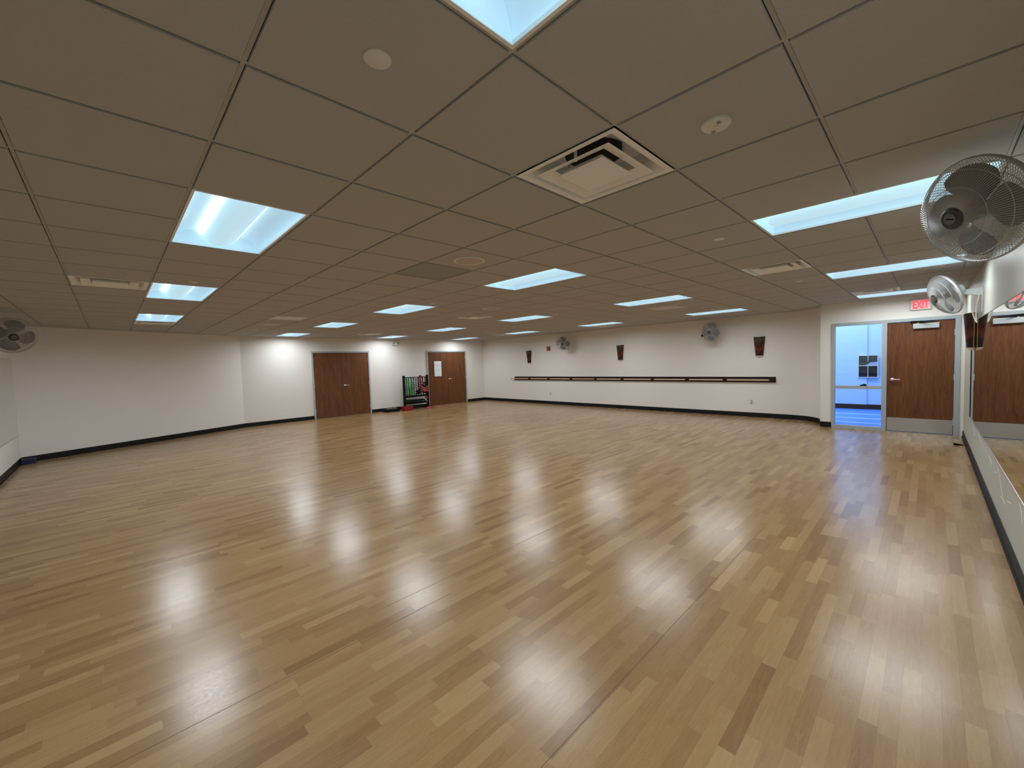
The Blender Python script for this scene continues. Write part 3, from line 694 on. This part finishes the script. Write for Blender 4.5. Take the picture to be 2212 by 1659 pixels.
# ------------------------------------------------------------------ wall fans
FR = 0.25
def fan_meshes():
    def prof(front):
        if front: return [(0.045, 0.115), (0.085, 0.112), (0.14, 0.098), (0.19, 0.073), (0.23, 0.045), (FR, 0.018)]
        return [(0.06, -0.085), (0.10, -0.083), (0.15, -0.072), (0.20, -0.052), (0.235, -0.034), (FR, -0.012)]
    out = {}
    for nm, fr in (('front_guard', True), ('rear_guard', False)):
        m = MB(); p = prof(fr); N = 120 if fr else 100
        for k in range(N):
            c = 2 * math.pi * k / N; tw = 0.0 if fr else 0.25
            pts = [(r * math.cos(c + tw * (r / FR)), r * math.sin(c + tw * (r / FR)), z) for r, z in p]
            m.tube(pts, 0.0014, 3, caps=False)
        for r, z in ([(0.14, 0.098), (0.21, 0.060)] if fr else [(0.15, -0.072), (0.21, -0.047)]):
            m.tube([(r * math.cos(2 * math.pi * k / 48), r * math.sin(2 * math.pi * k / 48), z) for k in range(48)], 0.0018, 4, closed=True)
        out[nm] = m.mesh('fan_' + nm, 'fan_wire', True)
    m = MB().lathe([(FR - .002, 0.014), (FR + 0.004, 0.012), (FR + 0.005, 0.003), (FR + 0.004, -0.006), (FR - .002, -0.008), (FR - .002, 0.014)], 64)
    m.f = [f for f in m.f if len(f) == 4]; m.m = [0] * len(m.f)
    out['rim'] = m.mesh('fan_rim', 'fan_wire', True)
    out['hub'] = MB().lathe([(0.0, 0.106), (0.046, 0.106), (0.052, 0.110), (0.052, 0.118), (0.045, 0.124), (0.0, 0.126)], 36).mesh('fan_hub', 'fan_badge', True)
    m = MB().lathe([(0.0, 0.1262), (0.028, 0.1262), (0.028, 0.1275), (0.0, 0.128)], 28); out['badge'] = m.mesh('fan_badge', 'fan_badge_l', True)
    out['mark'] = MB().box((-0.018, -0.003, 0.1275), (0.018, 0.003, 0.1288)).mesh('fan_mark', 'black')
    out['spinner'] = MB().lathe([(0.0, 0.058), (0.03, 0.054), (0.045, 0.035), (0.048, -0.02), (0.0, -0.02)], 28).mesh('fan_spinner', 'fan_blade', True)
    bl = []
    for k in range(4):
        m = MB(); nr, na = 7, 8; vs = []
        c0 = 2 * math.pi * k / 4 + math.radians(68)
        for i in range(nr + 1):
            r = 0.040 + (0.222 - 0.040) * i / nr
            wd_ = math.radians(22 + 16 * math.sin(math.pi * min(1, i / nr * 0.85)))
            for j in range(na + 1):
                s = j / na * 2 - 1
                edge = 1 - 0.10 * (s * s) * (i / nr) ** 3
                c = c0 + s * wd_ + 0.25 * i / nr
                vs.append((r * edge * math.cos(c), r * edge * math.sin(c), 0.012 + 0.030 * s * (0.6 + 0.4 * (1 - i / nr))))
        K = na + 1; n0 = len(vs)
        vs2 = [(x, y, z - 0.002) for x, y, z in vs]
        fs = [(i * K + j, i * K + j + 1, (i + 1) * K + j + 1, (i + 1) * K + j) for i in range(nr) for j in range(na)]
        m.add(vs + vs2, fs + [tuple(n0 + q for q in reversed(f)) for f in fs]); bl.append(m.mesh('fan_blade', 'fan_blade', True))
    out['blades'] = bl
    out['motor'] = MB().lathe([(0.0, -0.062), (0.062, -0.064), (0.068, -0.075), (0.066, -0.13), (0.050, -0.165), (0.0, -0.178)], 28).mesh('fan_motor', 'fan_white', True)
    return out
FM = fan_meshes()
def fan(head, az, el, wall_rz, mount, label, cord=True):
    """mount = point on the wall; local +Y leaves the wall"""
    t = empty('wall_fan', mount, wall_rz); tag(t, label, 'fan', 'wall mounted fans')
    inv = (Matrix.Translation(mount) @ Matrix.Rotation(wall_rz, 4, 'Z')).inverted()
    a, e = math.radians(az), math.radians(el)
    n = Vector((math.cos(a) * math.cos(e), math.sin(a) * math.cos(e), math.sin(e)))
    sx = Vector((0, 0, 1)).cross(n).normalized(); sy = n.cross(sx)
    hm = Matrix((sx, sy, n)).transposed().to_4x4(); hm.translation = head
    hm = inv @ hm
    for k in ('front_guard', 'rear_guard', 'rim', 'spinner', 'motor'): link(k if k != 'motor' else 'motor_housing', FM[k], t, hm)
    hb = link('hub', FM['hub'], t, hm); bd = link('badge', FM['badge'], hb); link('badge_mark', FM['mark'], hb, Matrix.Rotation(math.radians(-20), 4, 'Z'))
    for b in FM['blades']: link('blade', b, t, hm)
    tail = hm @ Vector((0, 0, -0.15))
    P0 = Vector((0, 0.012, 0)); out = Vector((0, max(0.07, tail.y), -0.045))
    bevel(B((-0.035, 0, -0.27), (0.035, 0.014, 0.03)).build('mounting_plate', 'fan_white', t), 0.003, 1)
    m = MB(); y1 = max(0.10, tail.y + 0.01)
    m.add([(-0.022, 0.014, -0.07), (0.022, 0.014, -0.07), (0.022, 0.014, 0.02), (-0.022, 0.014, 0.02), (-0.016, y1, -0.03), (0.016, y1, -0.03), (0.016, y1, 0.015), (-0.016, y1, 0.015)],
          [(0, 1, 2, 3), (7, 6, 5, 4), (0, 4, 5, 1), (1, 5, 6, 2), (2, 6, 7, 3), (3, 7, 4, 0)])
    m.build('arm', 'fan_white', t)
    MB().tube([(0, y1 - 0.01, 0.0), tuple(tail)], [0.020, 0.026], 12).build('neck', 'fan_white', t, True)
    if cord:
        pts = [(-0.045, 0.03, -0.05)]
        for k in range(13):
            c = k / 12; pts.append((-0.045 - 0.01 * math.sin(c * 5), 0.035 + 0.05 * c + 0.012 * math.sin(c * 9), -0.06 - 0.33 * math.sin(c * math.pi)))
        MB().tube(pts, 0.0065, 6).build('cord', 'plastic_w', t, True)
fan(Vector((2.10, -1.095, 2.235)), 132, -17, 0, (2.23, YR, 2.27), 'large near dark wire wall fan hanging above the right mirror')
fan(Vector((6.40, -1.078, 2.225)), 115, -22, 0, (6.46, YR, 2.25), 'white wall fan seen side on beside the exit sign')
fan(Vector((-1.94, 8.20, 2.19)), -75, -18, -math.pi / 2, (XL, 8.30, 2.20), 'grey wall fan cut by the left picture edge')
fan(Vector((10.15, 7.85, 2.18)), -156, -21, math.pi / 2, (XF, 7.92, 2.20), 'small far wall fan between the left and middle sconces')
fan(Vector((10.15, 2.99, 2.19)), 165, -8, math.pi / 2, (XF, 3.05, 2.21), 'small wall fan between the middle and right sconces')

# ------------------------------------------------------------------ small wall things
ex = empty('exit_sign', (XD, -0.828, 2.382)); tag(ex, 'lit white exit sign with red EXIT letters above the door', 'exit sign')
bevel(B((-0.045, -0.14, -0.098), (0, 0.14, 0.098)).build('housing', 'plastic_w', ex), 0.016, 3)
bevel(B((-0.047, -0.112, -0.078), (-0.044, 0.112, 0.078)).build('face', 'sign_pink', ex), 0.001, 1)
fc = D.curves.new('exit_text', 'FONT'); fc.body = 'EXIT'; fc.size = 0.172; fc.align_x = 'CENTER'; fc.align_y = 'CENTER'; fc.extrude = 0.0015; fc.offset = 0.007
to = D.objects.new('exit_text_curve', fc); COL.objects.link(to)
dg = bpy.context.evaluated_depsgraph_get(); tme = D.meshes.new_from_object(to.evaluated_get(dg)); D.objects.remove(to)
tme.materials.clear(); tme.materials.append(M['red_glow'])
xs = [v.co.x for v in tme.vertices]; ys = [v.co.y for v in tme.vertices]
sx_, sy_ = 0.215 / (max(xs) - min(xs)), 0.145 / (max(ys) - min(ys))
cx_, cy_ = (max(xs) + min(xs)) / 2, (max(ys) + min(ys)) / 2
for v in tme.vertices: v.co = Vector(((-0.0475 - (v.co.z + 0.0015)), -(v.co.x - cx_) * sx_, (v.co.y - cy_) * sy_))
link('letters', tme, ex)
em = empty('emergency_light', (6.39, YB, 2.388)); tag(em, 'small white emergency light box high on the back wall between the doors', 'emergency light')
bevel(B((-0.145, -0.05, -0.068), (0.145, 0, 0.068)).build('housing', 'plastic_w', em), 0.01)
for s in (-1, 1): MB().lathe([(0.0, 0.0), (0.036, 0.0), (0.036, 0.008), (0.0, 0.014)], 20, Matrix.Translation((s * 0.085, -0.05, 0.01)) @ Matrix.Rotation(math.pi / 2, 4, 'X')).build('lamp_head', 'plastic_g', em, True)
fa = empty('fire_alarm', (XF, 8.813, 2.037)); tag(fa, 'small dark red fire alarm on the far wall beside a fan', 'fire alarm')
bevel(B((-0.045, -0.075, -0.075), (0, 0.075, 0.075)).build('housing', 'red_paint', fa), 0.012)
MB().lathe([(0.0, 0.0), (0.03, 0.0), (0.026, 0.01), (0.0, 0.012)], 18, Matrix.Translation((-0.045, 0.01, 0.0)) @ Matrix.Rotation(-math.pi / 2, 4, 'Y')).build('strobe', 'plastic_g', fa, True)
def outlet(y, z, label, plug=False):
    o = empty('wall_outlet', (XF, y, z)); tag(o, label, 'outlet', 'wall outlets on the far wall')
    bevel(B((-0.008, -0.038, -0.06), (0, 0.038, 0.06)).build('plate', 'plastic_w', o), 0.003)
    for s in (-1, 1): bevel(B((-0.011, -0.017, s * 0.026 - 0.016), (-0.008, 0.017, s * 0.026 + 0.016)).build('socket', 'plastic_g', o), 0.004)
    if plug: bevel(B((-0.045, -0.02, -0.05), (-0.011, 0.02, -0.008)).build('plug', 'black', o), 0.005)
outlet(8.785, 0.388, 'small white outlet low on the far wall under the left barre end')
outlet(2.178, 0.379, 'white outlet low on the far wall near the curved end')
outlet(3.36, 2.153, 'white outlet with black plug high beside the wall fan', True)

# ------------------------------------------------------------------ weight rack
RX, RY, RW = 6.975, 12.20, 0.97
rk = empty('weight_rack', (RX, RY, 0)); tag(rk, 'black upright dumbbell rack standing against the back wall', 'weight rack')
for s in (-1, 1):
    bevel(B((s * RW / 2 - 0.035, -0.04, 0.03), (s * RW / 2 + 0.035, 0.04, 1.225)).build('post', 'black', rk), 0.004)
    bevel(B((s * RW / 2 - 0.03, -0.12, 0.0), (s * RW / 2 + 0.03, 0.26, 0.05)).build('foot', 'black', rk), 0.004)
B((-RW / 2 + .03, 0.03, 1.135), (RW / 2 - .03, 0.05, 1.165)).build('top_rail', 'black', rk)
B((-RW / 2 + .03, -0.06, 0.435), (RW / 2 - .03, 0.10, 0.492)).build('shelf_rail', 'black', rk)
B((-RW / 2 + .03, -0.12, 0.195), (RW / 2 - .03, 0.12, 0.215)).build('lower_shelf', 'black', rk)
B((-RW / 2 + .03, -0.03, 0.05), (RW / 2 - .03, 0.03, 0.13)).build('base_rail', 'black', rk)
for k in range(9):
    x = -0.40 + k * 0.098 + 0.02
    B((x - 0.017 + .03, 0.052, 0.49), (x + 0.017 + .03, 0.068, 1.15)).build('slat', 'black', rk)
def dumbbell_mesh(mt):
    m = MB(); q = Matrix.Rotation(math.pi / 2, 4, 'X')
    for s in (-1, 1): m.lathe([(0.022, 0.030), (0.033, 0.036), (0.033, 0.066), (0.025, 0.076), (0.0, 0.077)] if s > 0 else [(0.0, -0.077), (0.025, -0.076), (0.033, -0.066), (0.033, -0.036), (0.022, -0.030)], 8, q)
    m.lathe([(0.014, -0.032), (0.014, 0.032)], 8, q, 1)
    return m.mesh('dumbbell', [mt, 'black_vinyl'])
DB = {k: dumbbell_mesh(k + '_vinyl') for k in ('green', 'grey', 'red', 'pink', 'black')}
def zx(px): return RX - RW / 2 + (px - 420) / (990 - 420) * RW
def zz(py): return 1.22 - (py - 620) * 0.00147
def db(kind, px, py, label, group, dy=0.0):
    o = link('dumbbell', DB[kind]); o.location = (zx(px), RY - 0.052 + dy, zz(py)); o.rotation_euler = (0, random.uniform(0, 0.7), 0); tag(o, label, 'dumbbell', group)
ORD = ['topmost', 'second', 'third', 'fourth', 'fifth', 'sixth', 'seventh', 'eighth', 'ninth']
def column(kind, px, p0, p1, n, label, group):
    for k in range(n): db(kind, px + random.uniform(-4, 4), p0 + (p1 - p0) * k / max(1, n - 1), '%s %s' % (label, ('topmost of its stack' if k == 0 else 'lowest of its stack' if k == n - 1 else ORD[k] + ' from the top')), group)
column('green', 482, 712, 1070, 8, 'green dumbbell in the leftmost rack column,', 'dumbbells in the tall green column')
column('green', 543, 985, 1080, 3, 'green dumbbell in the short green rack column,', 'dumbbells in the short green column')
column('green', 594, 778, 1080, 7, 'green dumbbell in the tall green column beside the grey,', 'dumbbells in the second tall green column')
column('grey', 646, 785, 1040, 6, 'grey dumbbell in the column next to the green ones,', 'dumbbells in the lower grey column')
column('grey', 698, 690, 955, 6, 'grey dumbbell in the higher grey rack column,', 'dumbbells in the higher grey column')
column('red', 800, 640, 1055, 9, 'red dumbbell in the tall red rack column,', 'dumbbells in the tall red column')
for px, py, w_ in ((848, 935, 'upper left'), (893, 956, 'upper middle'), (945, 968, 'right middle'), (946, 918, 'top right'), (856, 990, 'lower left'), (903, 1004, 'lower middle'), (950, 1022, 'lowest right')): db('pink', px, py, 'pinkish red dumbbell at the %s of the loose pile beside the red column' % w_, 'dumbbells in the pink pile')
for px, py, w_ in ((856, 868, 'above the pile, left'), (910, 820, 'highest above the pile'), (942, 868, 'above the pile, right'), (893, 906, 'above the pile, centre'), (850, 1045, 'below the pile, left'), (900, 1058, 'below the pile, right')): db('black', px, py, 'black dumbbell %s of the pink ones on the rack' % w_, 'black dumbbells on the upper rack')
for px, py, w_ in ((700, 1018, 'upper one under the grey column'), (748, 1065, 'lowest one beside the red column'), (698, 1066, 'lowest one under the grey column'), (748, 1015, 'middle one beside the red column'), (748, 965, 'top one beside the red column')): db('black', px, py, 'black rack dumbbell, %s' % w_, 'black dumbbells beside the red column')
for k in range(9):
    o = link('dumbbell', DB['black']); o.location = (RX - 0.40 + k * 0.085, RY, 0.215 + 0.034); o.scale = (1.02, 1.3, 1.02); tag(o, 'black dumbbell on the lower rack shelf, bottom layer, %s from the left' % (['first'] + ORD[1:])[k], 'dumbbell', 'black dumbbells on the lower shelf')
    if k % 1 == 0:
        o = link('dumbbell', DB['black']); o.location = (RX - 0.40 + k * 0.085, RY, 0.215 + 0.102); o.scale = (1.02, 1.3, 1.02); tag(o, 'black dumbbell on the lower rack shelf, upper layer, %s from the left' % (['first'] + ORD[1:])[k], 'dumbbell', 'black dumbbells in the second layer of the lower shelf')
for py, w_ in ((0.385, 'upper'), (0.2485, 'lower')):
    o = link('dumbbell', DB['red']); o.location = (RX + 0.40, RY - 0.03, py); tag(o, w_ + ' red dumbbell at the right end of the lower rack shelf', 'dumbbell', 'red dumbbells at the lower shelf end')
# red bin
rb = empty('red_bin', (6.42, 11.92, 0)); tag(rb, 'small red plastic bin on the floor left of the rack', 'bin')
m = MB(); W0, W1, Dp0, Dp1, Hh = 0.155, 0.178, 0.10, 0.115, 0.155
ou = [(-W0, -Dp0, 0), (W0, -Dp0, 0), (W0, Dp0, 0), (-W0, Dp0, 0), (-W1, -Dp1, Hh), (W1, -Dp1, Hh), (W1, Dp1, Hh), (-W1, Dp1, Hh)]
inn = [(x * 0.95, y * 0.95, z + (0.006 if z == 0 else 0)) for x, y, z in ou]
m.add(ou + inn, [(0, 3, 2, 1), (0, 1, 5, 4), (1, 2, 6, 5), (2, 3, 7, 6), (3, 0, 4, 7), (8, 9, 10, 11), (12, 13, 9, 8), (13, 14, 10, 9), (14, 15, 11, 10), (15, 12, 8, 11), (4, 5, 13, 12), (5, 6, 14, 13), (6, 7, 15, 14), (7, 4, 12, 15)])
m.build('tub', 'red_plastic', rb)
m = MB()
for a, b in (((-W1 - .01, -Dp1 - .01), (W1 + .01, -Dp1 + .004)), ((-W1 - .01, Dp1 - .004), (W1 + .01, Dp1 + .01)), ((-W1 - .01, -Dp1), (-W1 + .004, Dp1)), ((W1 - .004, -Dp1), (W1 + .01, Dp1))): m.box((a[0], a[1], Hh - 0.012), (b[0], b[1], Hh))
m.build('rim', 'red_plastic', rb)
# black mat bag with grey bands
bg = empty('black_mat_stack', (5.95, 12.18, 0)); tag(bg, 'low pile of black mats with grey straps left of the red bin', 'mats')
for k, (dx, w_) in enumerate(((0.0, 0.26), (0.02, 0.24), (-0.015, 0.22))): bevel(B((dx - w_, -0.16, 0.032 * k), (dx + w_, 0.16, 0.032 * k + 0.031)).build('mat', 'black_vinyl', bg), 0.008)
for k in range(3):
    x = -0.14 + 0.12 * k; MB().tube([(x - 0.05 + 0.1 * i / 10, -0.06 + 0.05 * math.sin(i * 0.9 + k), 0.104 + 0.022 * math.sin(math.pi * i / 10)) for i in range(11)], 0.008, 6).build('strap', 'grey_vinyl', bg, True)
# red jump rope
jr = empty('jump_rope', (7.33, 11.92, 0)); tag(jr, 'red coiled jump rope lying on the floor in front of the rack', 'jump rope')
pts = []
for k in range(70):
    c = k / 69 * 3.4 * 2 * math.pi; r = 0.09 + 0.012 * math.sin(k * 0.7); pts.append((r * 1.35 * math.cos(c), r * math.sin(c), 0.012 + 0.008 * k / 69 * 3))
pts += [(0.20, 0.02, 0.02), (0.26, 0.0, 0.012), (0.31, -0.02, 0.012)]
MB().tube(pts, 0.011, 6).build('rope', 'red_vinyl', jr, True)
for p, q in (((0.30, -0.02, 0.018), (0.42, -0.05, 0.018)), ((-0.12, -0.09, 0.018), (-0.02, -0.14, 0.018))): MB().tube([p, q], 0.018, 10).build('handle', 'pink_vinyl', jr, True)
# floor odds
nb = tag(bevel(B((-2.228, 10.58, 0), (-2.05, 10.68, 0.10)).build('foam_block', 'navy'), 0.008), 'small navy foam block on the floor in the left corner', 'foam block')
ws = MB(); ws.prism([(-0.055, 0), (0.055, 0), (0.055, 0.012), (-0.055, 0.035)], -0.02, 0.02)
wo = ws.build('door_stop', 'black'); wo.matrix_world = Matrix.Translation((8.70, -1.30, 0)) @ Matrix.Rotation(-1.2, 4, 'Z') @ Matrix.Rotation(math.pi / 2, 4, 'X')
tag(wo, 'small black rubber door stop on the floor by the mirror wall', 'door stop')
